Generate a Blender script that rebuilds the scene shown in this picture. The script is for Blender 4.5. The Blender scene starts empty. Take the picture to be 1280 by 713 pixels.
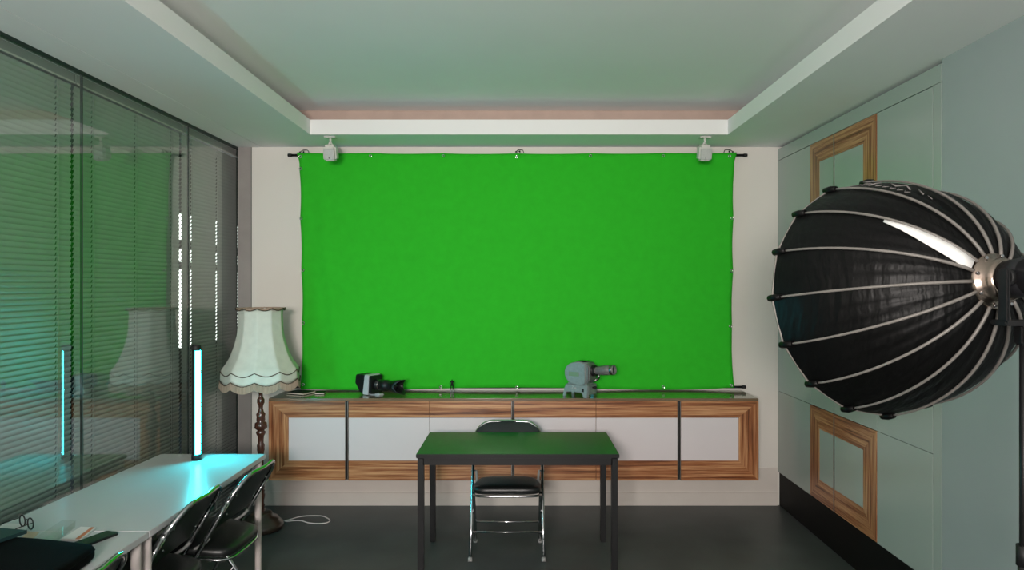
import bpy, bmesh, math, random
from mathutils import Vector, Matrix
random.seed(7)
PI = math.pi
C = bpy.context.scene.collection
I4 = Matrix.Identity(4)
F, CX, CY, EYE = 850.0, 650.0, 357.0, 1.75      # focal length and vanishing point in a 1280x713 frame; eye height

def at(px, py, y):
    "point of the room seen at pixel (px, py), y metres in front of the camera"
    return Vector(((px - CX) * y / F, y, EYE - (py - CY) * y / F))
def on(px, py, z):
    "point seen at a pixel, lying at height z"
    return at(px, py, (EYE - z) * F / (py - CY))

# ------------------------------------------------------------------ materials
def lin(r, g, b):
    f = lambda c: (c / 12.92) if c <= .04045 else ((c + .055) / 1.055) ** 2.4
    return (f(r / 255), f(g / 255), f(b / 255), 1)

def mat(name, rgb, rough=.5, metal=0., spec=.5, var=.06, scale=8., bump=0., bscale=200., stretch=None, trans=0., coat=0.):
    m = bpy.data.materials.new(name); m.use_nodes = True
    nt = m.node_tree; N = nt.nodes; L = nt.links
    p = N['Principled BSDF']
    tc = N.new('ShaderNodeTexCoord'); mp = N.new('ShaderNodeMapping')
    L.new(tc.outputs['Object'], mp.inputs['Vector'])
    if stretch: mp.inputs['Scale'].default_value = stretch
    no = N.new('ShaderNodeTexNoise'); no.inputs['Scale'].default_value = scale; no.inputs['Detail'].default_value = 4
    L.new(mp.outputs[0], no.inputs['Vector'])
    cr = N.new('ShaderNodeValToRGB')
    c = lin(*rgb)
    cr.color_ramp.elements[0].position = .3; cr.color_ramp.elements[1].position = .7
    cr.color_ramp.elements[0].color = tuple(max(0, x * (1 - var)) for x in c[:3]) + (1,)
    cr.color_ramp.elements[1].color = tuple(min(1, x * (1 + var)) for x in c[:3]) + (1,)
    L.new(no.outputs['Fac'], cr.inputs['Fac']); L.new(cr.outputs['Color'], p.inputs['Base Color'])
    p.inputs['Roughness'].default_value = rough; p.inputs['Metallic'].default_value = metal
    p.inputs['Specular IOR Level'].default_value = spec
    p.inputs['Transmission Weight'].default_value = trans
    p.inputs['Coat Weight'].default_value = coat
    if bump:
        n2 = N.new('ShaderNodeTexNoise'); n2.inputs['Scale'].default_value = bscale; n2.inputs['Detail'].default_value = 3
        L.new(mp.outputs[0], n2.inputs['Vector'])
        b = N.new('ShaderNodeBump'); b.inputs['Strength'].default_value = bump; b.inputs['Distance'].default_value = .004
        L.new(n2.outputs['Fac'], b.inputs['Height']); L.new(b.outputs[0], p.inputs['Normal'])
    return m

def emit(name, rgb, strength):
    m = bpy.data.materials.new(name); m.use_nodes = True
    nt = m.node_tree; nt.nodes.remove(nt.nodes['Principled BSDF'])
    e = nt.nodes.new('ShaderNodeEmission'); e.inputs['Color'].default_value = (*rgb, 1); e.inputs['Strength'].default_value = strength
    nt.links.new(e.outputs[0], nt.nodes['Material Output'].inputs['Surface'])
    return m

def glass(name, ior=2.0, tint=(.92, .97, .95), rough=0.):
    "a pane: clear, with the stacked reflections of its layers"
    m = bpy.data.materials.new(name); m.use_nodes = True
    nt = m.node_tree; N = nt.nodes; L = nt.links; N.remove(N['Principled BSDF'])
    t = N.new('ShaderNodeBsdfTransparent'); t.inputs['Color'].default_value = (*tint, 1)
    g = N.new('ShaderNodeBsdfGlossy'); g.inputs['Roughness'].default_value = rough; g.inputs['Color'].default_value = (.95, .95, .95, 1)
    fr = N.new('ShaderNodeFresnel'); fr.inputs['IOR'].default_value = ior
    mx = N.new('ShaderNodeMixShader')
    ge = N.new('ShaderNodeNewGeometry'); fm = N.new('ShaderNodeMath'); fm.operation = 'SUBTRACT'; fm.use_clamp = True
    L.new(fr.outputs[0], fm.inputs[0]); L.new(ge.outputs['Backfacing'], fm.inputs[1])   # a ray leaving the pane meets no second mirror
    L.new(fm.outputs[0], mx.inputs[0]); L.new(t.outputs[0], mx.inputs[1]); L.new(g.outputs[0], mx.inputs[2])
    L.new(mx.outputs[0], N['Material Output'].inputs['Surface'])
    return m

def wood(name, across, rough=.32, tones=((84, 44, 24), (150, 92, 56), (204, 154, 110))):
    "striped veneer; across = the axis (0,1,2) the stripes are stacked along"
    m = bpy.data.materials.new(name); m.use_nodes = True
    nt = m.node_tree; N = nt.nodes; L = nt.links; p = N['Principled BSDF']
    tc = N.new('ShaderNodeTexCoord'); mp = N.new('ShaderNodeMapping')
    sc = [.7, .7, .7]; sc[across] = 30
    mp.inputs['Scale'].default_value = sc
    L.new(tc.outputs['Object'], mp.inputs['Vector'])
    no = N.new('ShaderNodeTexNoise'); no.inputs['Scale'].default_value = 2.2; no.inputs['Detail'].default_value = 5
    no.inputs['Roughness'].default_value = .62
    L.new(mp.outputs[0], no.inputs['Vector'])
    cr = N.new('ShaderNodeValToRGB'); e = cr.color_ramp.elements
    e[0].position = .34; e[0].color = lin(*tones[0]); e[1].position = .66; e[1].color = lin(*tones[2])
    k = e.new(.47); k.color = lin(*tones[1])
    L.new(no.outputs['Fac'], cr.inputs['Fac']); L.new(cr.outputs['Color'], p.inputs['Base Color'])
    p.inputs['Roughness'].default_value = rough
    return m

M = dict(
    wall=mat('wall paint', (226, 221, 214), .65, var=.015, scale=3, bump=.12, bscale=160),
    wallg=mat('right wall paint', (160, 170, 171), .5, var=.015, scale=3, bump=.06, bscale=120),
    ceil=mat('ceiling paint', (242, 241, 240), .8, var=.012, scale=2),
    base=mat('baseboard paint', (214, 206, 198), .45, var=.02),
    floor=mat('dark floor', (68, 74, 73), .42, var=.18, scale=3.5, bump=.15, bscale=90, spec=.4),
    cloth=mat('green cloth', (50, 186, 43), .85, var=.05, scale=14, spec=.1, bump=.25, bscale=420),
    alu=mat('dark green aluminium', (34, 52, 46), .35, .4),
    gasket=mat('black gasket', (30, 42, 40), .5),
    slat=mat('blind slat', (172, 172, 168), .36, .15, var=.04),
    rail=mat('blind rail', (150, 150, 146), .4, .1),
    cord=mat('blind cord', (150, 146, 140), .8),
    cupb=mat('cupboard lacquer', (162, 174, 168), .22, var=.012, scale=2),
    gap=mat('shadow gap', (26, 34, 34), .6),
    black=mat('black kick', (10, 10, 10), .6, spec=.2),
    white=mat('white inset', (216, 208, 210), .28, var=.012, scale=2),
    topgl=mat('lacquered top', (116, 96, 74), .2, var=.15, scale=3, stretch=(1, 12, 12), coat=.6),
    chrome=mat('chrome', (205, 205, 208), .12, 1., var=.02),
    steel=mat('brushed steel', (150, 146, 142), .32, 1., var=.05),
    rubber=mat('grey rubber', (150, 150, 148), .7),
    brub=mat('black rubber', (16, 16, 17), .6),
    vinyl=mat('black vinyl', (24, 26, 26), .32, var=.1, bump=.2, bscale=300),
    backp=mat('dark backrest', (34, 40, 40), .34, var=.08),
    deskm=mat('black desk metal', (28, 28, 29), .4, .3),
    desktop=mat('dark green linoleum', (36, 100, 50), .42, var=.08, scale=30, spec=.4),
    wtop=mat('white laminate', (190, 190, 192), .24, var=.01),
    wleg=mat('white leg', (206, 196, 192), .35, var=.02),
    pole=mat('turned walnut', (74, 44, 34), .26, var=.3, scale=14, stretch=(1, 1, .3), coat=.3),
    polebase=mat('worn walnut base', (66, 52, 42), .3, var=.3, scale=14, coat=.3),
    shade=mat('parchment shade', (212, 212, 200), .7, var=.05, scale=22, trans=0.),
    fringe=mat('shade fringe', (168, 146, 128), .85, var=.2, scale=60, stretch=(1, 1, .1)),
    trimc=mat('shade braid', (84, 70, 58), .8, var=.25, scale=120),
    nyl=mat('black nylon', (9, 9, 9), .46, var=.2, scale=6, spec=.2),
    rib=mat('grey rib', (122, 118, 113), .5, .1),
    glint=mat('white highlight streak', (240, 240, 238), .3),
    post=mat('grey jamb', (150, 143, 140), .5),
    cove=mat('cove shade tint', (188, 166, 154), .7),
    headm=mat('lamp housing', (42, 42, 45), .38, .35),
    hub=mat('anodised hub', (176, 160, 148), .22, 1., var=.06),
    inner=mat('silver lining', (190, 190, 190), .4, .7),
    projb=mat('hammertone grey', (134, 143, 142), .36, .12, var=.1, scale=60, bump=.2, bscale=160),
    projd=mat('hammertone dark', (112, 114, 112), .4, .12, var=.1, scale=60),
    brass=mat('nameplate', (150, 132, 100), .35, .6),
    camb=mat('camera black', (22, 24, 24), .42, var=.1),
    cams=mat('camera silver', (196, 202, 206), .35, .1),
    lensg=mat('lens glass', (30, 26, 34), .05, 0, 1.),
    book=mat('black book cover', (14, 15, 15), .55, spec=.25),
    pages=mat('page edge', (214, 206, 188), .7, var=.12, scale=400, stretch=(.05, .05, 1)),
    speak=mat('white speaker plastic', (206, 206, 200), .35),
    spgr=mat('speaker grille', (186, 190, 186), .5, var=.1, scale=200),
    cable=mat('white cable', (214, 208, 204), .5),
    paper=mat('paper', (208, 204, 200), .75, var=.03),
    tan=mat('tan card', (186, 164, 138), .7, var=.08),
    orange=mat('orange band', (184, 112, 72), .6),
    tealm=mat('dark teal cover', (22, 46, 48), .45, var=.12),
    bag=mat('black bag fabric', (7, 7, 7), .85, spec=.08, var=.1, bump=.4, bscale=260),
    screen=mat('phone screen', (24, 34, 38), .1, var=.4, scale=30),
    ink=mat('print', (120, 90, 96), .8),
    mark=mat('white print', (214, 208, 204), .6),
    faint=mat('worn print', (120, 116, 114), .7),
    eled=emit('cyan tube glow', (.013, .88, 1.), 120.),
    diffc=mat('white diffusion cloth', (232, 232, 230), .9),
    elit=emit('lit windows across the yard', (1., .98, .95), 3.2),
    night=mat('outside wall', (20, 22, 22), .9),
    pane=glass('window pane', 2.1),
    clear=glass('clear plastic', 1.5, (.95, .95, .94), .05),
    eyeg=glass('spectacle lens', 1.4, (.97, .97, .97)),
    woodx=wood('veneer grain flat', 2), woodz=wood('veneer grain upright', 0),
    woody=wood('veneer grain upright side', 1),
)

# ------------------------------------------------------------------ mesh helpers
def BM(): return bmesh.new()

def box(bm, lo, hi, bev=0., seg=2, mi=0):
    lo, hi = Vector(lo), Vector(hi)
    t = bmesh.new()
    bmesh.ops.create_cube(t, size=1)
    for v in t.verts: v.co = Vector((lo[i] + (v.co[i] + .5) * (hi[i] - lo[i]) for i in range(3)))
    if bev: bmesh.ops.bevel(t, geom=list(t.edges), offset=bev, segments=seg, affect='EDGES', clamp_overlap=True)
    join(bm, t, mi=mi)

def join(bm, t, mtx=None, mi=0):
    vm = {}
    for v in t.verts: vm[v] = bm.verts.new(mtx @ v.co if mtx else v.co)
    for f in t.faces:
        try:
            g = bm.faces.new([vm[v] for v in f.verts]); g.smooth = f.smooth; g.material_index = f.material_index or mi
        except ValueError: pass
    t.free()

def tube(bm, pts, r, n=10, closed=False, smooth=True, mi=0):
    pts = [Vector(p) for p in pts]; m = len(pts)
    rad = r if isinstance(r, (list, tuple)) else [r] * m
    tan = []
    for i in range(m):
        a = pts[(i - 1) % m] if (closed or i > 0) else pts[i]
        b = pts[(i + 1) % m] if (closed or i < m - 1) else pts[i]
        tan.append((b - a).normalized())
    up = Vector((0, 0, 1)) if abs(tan[0].z) < .9 else Vector((1, 0, 0))
    u = (up - tan[0] * up.dot(tan[0])).normalized(); rings = []
    for i in range(m):
        u = (u - tan[i] * u.dot(tan[i]))
        u = u.normalized() if u.length > 1e-6 else tan[i].orthogonal().normalized()
        w = tan[i].cross(u)
        rings.append([bm.verts.new(pts[i] + (u * math.cos(2 * PI * k / n) + w * math.sin(2 * PI * k / n)) * rad[i]) for k in range(n)])
    for i in range(m if closed else m - 1):
        a, b = rings[i], rings[(i + 1) % m]
        for k in range(n):
            f = bm.faces.new((a[k], a[(k + 1) % n], b[(k + 1) % n], b[k])); f.smooth = smooth; f.material_index = mi
    if not closed:
        f = bm.faces.new(rings[0][::-1]); f.material_index = mi
        f = bm.faces.new(rings[-1]); f.material_index = mi

def lathe(bm, prof, n=32, mtx=None, smooth=True, mi=0, cap=True):
    "prof: list of (radius, z)"
    rings = []
    for r, z in prof:
        ring = []
        for k in range(n):
            p = Vector((r * math.cos(2 * PI * k / n), r * math.sin(2 * PI * k / n), z))
            ring.append(bm.verts.new(mtx @ p if mtx else p))
        rings.append(ring)
    for a, b in zip(rings, rings[1:]):
        for k in range(n):
            f = bm.faces.new((a[k], a[(k + 1) % n], b[(k + 1) % n], b[k])); f.smooth = smooth; f.material_index = mi
    if cap:
        for r in (rings[0][::-1], rings[-1]):
            f = bm.faces.new(r); f.material_index = mi

def prism(bm, poly, axis, a, b, bev=0., mi=0):
    "extrude a 2-D outline along an axis; outline axes are the two others in order"
    t = bmesh.new()
    def P(p, d):
        q = [p[0], p[1]]; q.insert(axis, d); return Vector(q)
    A = [t.verts.new(P(p, a)) for p in poly]; B = [t.verts.new(P(p, b)) for p in poly]
    n = len(poly)
    t.faces.new(A); t.faces.new(B[::-1])
    for k in range(n): t.faces.new((A[k], B[k], B[(k + 1) % n], A[(k + 1) % n]))
    bmesh.ops.recalc_face_normals(t, faces=t.faces)
    if bev: bmesh.ops.bevel(t, geom=[e for e in t.edges], offset=bev, segments=2, affect='EDGES', clamp_overlap=True)
    join(bm, t, mi=mi)

def catmull(pts, k=8, closed=False):
    pts = [Vector(p) for p in pts]; out = []; n = len(pts)
    for i in range(n if closed else n - 1):
        g = (lambda j: pts[j % n]) if closed else (lambda j: pts[max(0, min(n - 1, j))])
        p0, p1, p2, p3 = g(i - 1), g(i), g(i + 1), g(i + 2)
        for s in range(k):
            t = s / k
            out.append(.5 * ((2 * p1) + (p2 - p0) * t + (2 * p0 - 5 * p1 + 4 * p2 - p3) * t * t + (3 * p1 - p0 - 3 * p2 + p3) * t ** 3))
    if not closed: out.append(pts[-1])
    return out

def rrect(w, h, r, k=6):
    "rounded rectangle outline; r one radius or four (from +x+y counter-clockwise)"
    rr = r if isinstance(r, (list, tuple)) else [r] * 4; o = []
    for i, (sx, sy) in enumerate(((1, 1), (-1, 1), (-1, -1), (1, -1))):
        q = rr[i]; cx, cy = sx * (w / 2 - q), sy * (h / 2 - q)
        for j in range(k + 1):
            a = i * PI / 2 + j / k * PI / 2
            o.append((cx + q * math.cos(a), cy + q * math.sin(a)))
    return o

def pad(bm, outline, tf, tb, mp, round_=.25, mi=0):
    "a cushion: outline (u,v) with soft edges, thickness tf in front and tb behind; mp(u,v,h) -> point"
    lev = [(0., 1.), (.5, .98), (.82, .90), (.93, .72), (1 - .02 * round_, .45), (1., 0.)]
    n = len(outline); rings = []
    seq = [(s, h * tf) for s, h in lev] + [(s, -h * tb) for s, h in lev[-2::-1]]
    for s, h in seq:
        if s == 0: rings.append([bm.verts.new(mp(0, 0, h))]); continue
        rings.append([bm.verts.new(mp(u * s, v * s, h)) for u, v in outline])
    for a, b in zip(rings, rings[1:]):
        for k in range(n):
            q = (k + 1) % n
            if len(a) == 1: f = bm.faces.new((a[0], b[k], b[q]))
            elif len(b) == 1: f = bm.faces.new((a[k], b[0], a[q]))
            else: f = bm.faces.new((a[k], b[k], b[q], a[q]))
            f.smooth = True; f.material_index = mi

def root_inv(o):
    m = I4.copy()
    while o: m = o.matrix_basis @ m; o = o.parent
    return m.inverted()

def obj(name, bm, m, parent=None, world=False):
    if world and parent: bm.transform(root_inv(parent))
    bmesh.ops.recalc_face_normals(bm, faces=bm.faces)
    me = bpy.data.meshes.new(name); bm.to_mesh(me); bm.free()
    for x in (m if isinstance(m, (list, tuple)) else [m]): me.materials.append(M[x] if isinstance(x, str) else x)
    o = bpy.data.objects.new(name, me); C.objects.link(o)
    if parent: o.parent = parent
    return o

def tag(o, label, cat, group=None):
    o['label'] = label; o['category'] = cat
    if group: o['group'] = group
    return o
def thing(name, label, cat, loc=(0, 0, 0), rz=0., group=None):
    o = bpy.data.objects.new(name, None); C.objects.link(o)
    o.location = loc; o.rotation_euler = (0, 0, rz); o.empty_display_size = .1
    return tag(o, label, cat, group)
def struct(name, bm, m):
    o = obj(name, bm, m); o['kind'] = 'structure'; return o
def dup(o, parent=None):
    c = o.copy(); C.objects.link(c); c.parent = parent
    for ch in list(o.children): dup(ch, c)
    return c
def meshthing(name, bm, m, label, cat, loc, rz=0., group=None):
    "a thing that is one mesh; bm in local coordinates"
    o = obj(name, bm, m); o.location = loc; o.rotation_euler = (0, 0, rz)
    return tag(o, label, cat, group)

# ------------------------------------------------------------------ room shell
XL, XR, YB = -2.134, 2.05, 5.41
GX = -2.25                       # glass plane
ZS, ZL, ZC = 2.85, 2.958, 3.078  # soffit, lip, raised ceiling
YR = -2.6                        # wall behind the camera

b = BM(); box(b, (-2.75, YR - .1, -.1), (2.65, 5.9, 0)); struct('floor', b, 'floor')
b = BM(); box(b, (XL, YB, 0), (2.65, YB + .42, ZC)); box(b, (-2.36, 5.83, 0), (XL, 5.93, ZC)); struct('wall_back', b, 'wall')
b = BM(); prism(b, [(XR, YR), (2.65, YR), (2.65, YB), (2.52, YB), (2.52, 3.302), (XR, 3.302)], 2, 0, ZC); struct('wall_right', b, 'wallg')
b = BM(); box(b, (-2.75, YR - .1, 0), (2.65, YR, ZC)); struct('wall_rear', b, 'wall')
b = BM(); box(b, (-2.45, YR, 0), (GX, 1.24, ZC)); struct('wall_left', b, 'wall')
b = BM(); box(b, (XL, YB - .014, 0), (XR - .002, YB, .105), .003); box(b, (XL, YB - .004, .111), (XR - .002, YB, .30), .001); struct('baseboard_back', b, 'base')

# ceiling: dropped border with a lip, raised tray above
ox0, ox1, oy0, oy1 = -1.528, 1.513, -.9, 4.95
cv = .215
b = BM()
box(b, (-2.052, oy1, ZS), (2.65, YB + .4, ZL)); box(b, (ox1, YR, ZS), (2.65, oy1, ZL))
box(b, (-2.052, YR, ZS), (ox0, oy1, ZL)); box(b, (-2.75, YR, ZS), (-2.057, 5.83, ZL))
box(b, (ox0, YR, ZS), (ox1, oy0, ZL))
box(b, (-2.75, YR, ZC), (2.65, 5.93, ZC + .1))
box(b, (-2.75, oy1 + cv, ZL), (2.65, oy1 + cv + .05, ZC)); box(b, (ox0 - cv - .05, YR, ZL), (ox0 - cv, oy1 + cv, ZC)); box(b, (ox1 + cv, YR, ZL), (ox1 + cv + .05, oy1 + cv, ZC))
struct('ceiling', b, 'ceil')

# glass wall on the left: bays with black joints, green head channel
joints = [1.25, 2.374, 3.497, 4.62, 5.743]
for i, (y0, y1) in enumerate(zip(joints, joints[1:])):
    b = BM()
    box(b, (GX - .02, y0, ZS - .016), (GX + .006, y1, ZS), mi=1); box(b, (GX - .02, y0, 0), (GX + .006, y1, .03), mi=1)
    box(b, (GX - .012, y0 - .002, .03), (GX + .001, y0 + .002, ZS - .016))
    w = struct('window_%d' % (i + 1), b, ['gasket', 'alu'])
    b = BM(); box(b, (GX - .009, y0 + .005, .03), (GX - .001, y1 - .005, ZS - .0165)); obj('pane', b, 'pane', w)

b = BM(); box(b, (-2.2435, YB - .004, 0), (XL - .004, YB + .4, ZS)); box(b, (XL - .004, YB - .002, 0), (XL, YB + .01, ZS), mi=1); struct('trim_1', b, ['post', 'gasket'])
b = BM(); box(b, (ox0 - cv + .002, oy1 + cv - .006, ZL), (ox1 + cv - .002, oy1 + cv - .0005, ZC - .001)); struct('trim_cove_shade', b, 'cove')  # thin strip whose tint paints in the shading of the recessed cove wall

# dark yard wall outside with a lit shop front
b = BM()
box(b, (-8.3, -4, -1), (-8.0, 30, 9))
for z0, z1 in ((.28, 2.12), (2.31, 2.61), (2.83, 3.43)): box(b, (-8.0, 15.75, z0), (-7.98, 23, z1), mi=1)
struct('wall_outside', b, ['night', 'elit'])

# ------------------------------------------------------------------ venetian blinds behind the glass
BX, PITCH, SW, TILT = -2.325, .027, .0335, math.radians(70)
def blind(y0, y1, cords, label, hw=.0034):
    t = thing('venetian_blind', label, 'blind', (BX, (y0 + y1) / 2, 0), 0, 'venetian blinds behind the glass wall')
    cy = (y0 + y1) / 2
    b = BM(); box(b, (-.02, y0 - cy, ZS - .05), (.02, y1 - cy, ZS - .001), .004); obj('headrail', b, 'rail', t)
    b = BM(); box(b, (.0205, y0 - cy, ZS - .056), (.026, y1 - cy, ZS - .047), .002); obj('rail_lip', b, 'base', t)
    b = BM(); box(b, (-.013, y0 - cy + .004, .012), (.013, y1 - cy - .004, .028), .004); obj('bottom_rail', b, 'rail', t)
    b = BM()
    ys = [y0 + .006]
    for c in cords: ys += [c - hw, c + hw]
    ys.append(y1 - .006)
    n = int((ZS - .056 - .06) / PITCH) + 1
    for k in range(n):
        zc = .045 + k * PITCH; jit = random.uniform(-.02, .02); ca, sa = math.cos(TILT + jit), math.sin(TILT + jit)
        cs = []
        for s in (-.5, -.25, 0, .25, .5):
            d = s * SW; crown = .0024 * (1 - 4 * s * s)
            cs.append((d * ca + crown * sa, d * sa - crown * ca))
        e0, e1 = random.uniform(-.0015, .0015), random.uniform(-.0015, .0015)
        rows = [[b.verts.new((x, y + (e0 if j == 0 else e1 if j == len(ys) - 1 else 0) - cy, zc + z)) for j, y in enumerate(ys)] for x, z in cs]
        for a in range(4):
            for j in range(len(ys) - 1):
                if j % 2 == 1 and a in (1, 2): continue
                f = b.faces.new((rows[a][j], rows[a][j + 1], rows[a + 1][j + 1], rows[a + 1][j])); f.smooth = True
    obj('slats', b, 'slat', t)
    for c in cords:
        b = BM(); tube(b, [(.0145, c - cy + .0012, .03), (.0145, c - cy + .0012, ZS - .03)], .0009, 6); tube(b, [(-.0145, c - cy, .03), (-.0145, c - cy, ZS - .03)], .0009, 6)
        obj('ladder_cord', b, 'cord', t)
    b = BM(); tube(b, [(.022, y0 - cy + .05, ZS - .04), (.022, y0 - cy + .05, 1.2)], .003, 8); obj('tilt_wand', b, 'cord', t)
def cy_at(px, x=BX): return F * x / (px - CX)
blind(1.27, 2.385, [1.4, 1.83, 2.27], 'grey slatted blind nearest the viewer, beyond the left frame edge')
blind(2.40, 3.521, [2.52, 2.96, cy_at(69)], 'grey slatted blind behind the nearest glass panel, tinted teal by the tube lamp')
blind(3.530, 4.640, [cy_at(114), cy_at(168), cy_at(213)], 'grey slatted blind behind the middle glass panel that mirrors the green screen')
blind(4.657, 5.735, [cy_at(238), cy_at(270), cy_at(297)], 'grey slatted blind behind the farthest glass panel, with dotted light holes beside the lamp', .0075)

# ------------------------------------------------------------------ fitted cupboard in the right wall
def mitre_frame(u0, u1, v0, v1, wl, wr, wt, wb, P, dep):
    """mitred boards round u0..u1, v0..v1; wl or wr may be 0 (frame runs on). P(u,v,d)->point; yields (name, upright, mesh)"""
    qs = [('top_rail', 0, [(u0, v1), (u1, v1), (u1 - wr, v1 - wt), (u0 + wl, v1 - wt)]), ('bottom_rail', 0, [(u0, v0), (u0 + wl, v0 + wb), (u1 - wr, v0 + wb), (u1, v0)])]
    if wl: qs.append(('stile', 1, [(u0, v0), (u0, v1), (u0 + wl, v1 - wt), (u0 + wl, v0 + wb)]))
    if wr: qs.append(('stile', 1, [(u1, v0), (u1 - wr, v0 + wb), (u1 - wr, v1 - wt), (u1, v1)]))
    for name, up, q in qs:
        bm = BM(); A = [bm.verts.new(P(u, v, 0)) for u, v in q]; B = [bm.verts.new(P(u, v, dep)) for u, v in q]
        bm.faces.new(A); bm.faces.new(B[::-1])
        for k in range(len(q)): bm.faces.new((A[k], B[k], B[(k + 1) % len(q)], A[(k + 1) % len(q)]))
        yield name, up, bm

cup = thing('fitted_cupboard', 'pale built-in cupboard with wood framed doors along the right wall, behind the softbox', 'cupboard', (2.28, 4.35, 0))
b = BM(); box(b, (XR + .024, 3.3035, .262), (2.50, YB - .004, ZS - .03)); obj('carcass', b, 'gap', cup, True)
b = BM(); box(b, (XR + .012, 3.31, .002), (2.45, YB - .004, .2615)); obj('kick_plate', b, 'black', cup, True)
ZT, ZM, ZB = EYE + .990, .912, .272
b = BM(); box(b, (XR, 3.308, ZT + .003), (XR + .022, YB - .005, ZS - .018), .001); box(b, (XR, 3.308, .264), (XR + .022, 3.374, ZT + .001), .001); obj('surround', b, 'cupb', cup, True)
def cdoor(y0, y1, z0, z1):
    b = BM(); box(b, (XR, y0 + .0012, z0 + .0015), (XR + .022, y1 - .0012, z1 - .0015), .001); return obj('door', b, 'cupb', cup, True)
yA, yB_, yC, yD, yE = 3.377, 3.906, 4.434, 4.800, YB - .006
for y0, y1 in ((yA, yB_), (yD, yE)):
    cdoor(y0, y1, ZM, ZT); cdoor(y0, y1, ZB - .004, ZM)
ZU = 2.10
cdoor(yB_, yC, ZM, ZU); cdoor(yC, yD, ZM, ZU)
def cwood(y0, y1, z0, z1, wl, wr):
    b = BM(); box(b, (XR - .002, y0 + wl + (.001 if wl else .0012), z0 + .1485), (XR + .018, y1 - wr - (.001 if wr else .0012), z1 - .1445)); d = obj('door', b, 'cupb', cup, True)
    for nm, up, bm in mitre_frame(y0 + .0012, y1 - .0012, z0 + .0015, z1 - .0015, wl, wr, .142, .146, lambda u, v, d: Vector((XR - .003 + d, u, v)), .022):
        obj(nm, bm, 'woody' if up else 'woodx', d, True)
for z0, z1 in ((ZU, ZT), (ZB, ZM)):
    cwood(yB_, yC - .006, z0, z1, .150, 0); cwood(yC + .006, yD, z0, z1, 0, .150)
    b = BM(); box(b, (XR - .006, yC - .0045, z0 + .002), (XR + .01, yC + .0045, z1 - .002), .001); obj('handle_profile', b, 'steel', cup, True)

# ------------------------------------------------------------------ wall-hung sideboard
SX0, SX1, SY0, SY1, SZ0, SZ1 = -1.851, 1.757, 5.008, YB - .016, .312, .918
sb = thing('sideboard', 'long wall-hung sideboard with striped wood frame and white panels under the green screen', 'sideboard', ((SX0 + SX1) / 2, 5.2, SZ0))
b = BM(); box(b, (SX0 + .001, SY0 + .022, SZ0 + .002), (SX1 - .001, SY1 + .014, SZ1 - .02)); obj('carcass', b, 'woodx', sb, True)
b = BM(); box(b, (SX0, SY0, SZ1 - .0195), (SX1, SY1 + .014, SZ1), .002); obj('top_panel', b, 'topgl', sb, True)
edges = [SX0] + [(px - CX) * SY0 / F for px in (433.5, 537, 641, 745, 849)] + [SX1]
gapw = [.0, .013, .002, .013, .002, .013, .0]
for i in range(6):
    x0, x1 = edges[i] + gapw[i], edges[i + 1] - gapw[i + 1]
    wl, wr = (.147 if i == 0 else 0), (.147 if i == 5 else 0)
    b = BM(); box(b, (x0 + wl + (.0005 if wl else 0), SY0 + .001, SZ0 + .1465), (x1 - wr - (.0005 if wr else 0), SY0 + .019, SZ1 - .1435)); d = obj('door', b, 'white', sb, True)
    for nm, up, bm in mitre_frame(x0, x1, SZ0, SZ1 - .021, wl, wr, .122, .146, lambda u, v, d: Vector((u, SY0 + d, v)), .02):
        obj(nm, bm, 'woodz' if up else 'woodx', d, True)
for i in (1, 3, 5):
    x = edges[i]
    b = BM(); box(b, (x - .012, SY0 + .016, SZ0 + .003), (x + .012, SY0 + .0205, SZ1 - .022), mi=1)
    for s in (-1, 1): box(b, (x + s * .0075 - .0025, SY0 - .004, SZ0 + .004), (x + s * .0075 + .0025, SY0 + .016, SZ1 - .022), .001)
    obj('handle_profile', b, ['steel', 'black'], sb, True)

# ------------------------------------------------------------------ green screen on its two poles
CYL = 5.355
def cx_(px): return (px - CX) * CYL / F
def cz_(py): return EYE - (py - CY) * CYL / F
gs = thing('green_screen', 'wrinkled chroma green cloth backdrop hung across the back wall', 'backdrop', (cx_(646), CYL, cz_(487)))
lk = [(193, 371), (211, 374), (273, 375), (338, 376.5), (404, 377), (481, 376)]
rk = [(193, 921), (211, 917.5), (273, 917), (339, 916.5), (408, 915), (484, 918)]
def side(tab, py, sgn):
    py = max(tab[0][0], min(tab[-1][0], py))
    for (a, xa), (c, xc) in zip(tab, tab[1:]):
        if a <= py <= c:
            t = (py - a) / (c - a); return xa + (xc - xa) * t + sgn * 1.3 * math.sin(PI * t)
def cloth_pt(u, v):
    top = 190.7 + 1.0 * abs(math.sin(PI * u * 6)) + .9 * math.sin(PI * u)
    bot = 486.2 + .9 * math.sin(PI * u * 3 + .4) + .8 * math.sin(u * 9) - 1.2 * (u > .93) * (u - .93) / .07
    py = top + (bot - top) * v
    pl = side(lk, py, 1); pr = side(rk, py, -1)
    px = pl + (pr - pl) * u
    d = .004 * math.sin(u * 17 + v * 3) * v - .016 * math.exp(-((u - .035 - .05 * v) / .012) ** 2) * (v < .9) * math.sin(PI * min(1, v / .9)) \
        + .003 * math.sin(u * 40 + 2 * math.sin(v * 5)) * (1 - v) ** 2 + .004 * math.sin(v * 11 + u * 4) - .010 * math.exp(-((u - .10 + .03 * v) / .014) ** 2) * v * (1 - v) * 4 - .008 * math.exp(-((v - .045 + .03 * abs(u - .5)) / .012) ** 2) * math.exp(-((u - .5) / .12) ** 2)
    return Vector((cx_(px), CYL + d, cz_(py)))
b = BM(); nu, nv = 120, 60
g = [[b.verts.new(cloth_pt(i / nu, j / nv)) for i in range(nu + 1)] for j in range(nv + 1)]
g2 = [[b.verts.new(v.co + Vector((0, .002, 0))) for v in row] for row in g]
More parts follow.
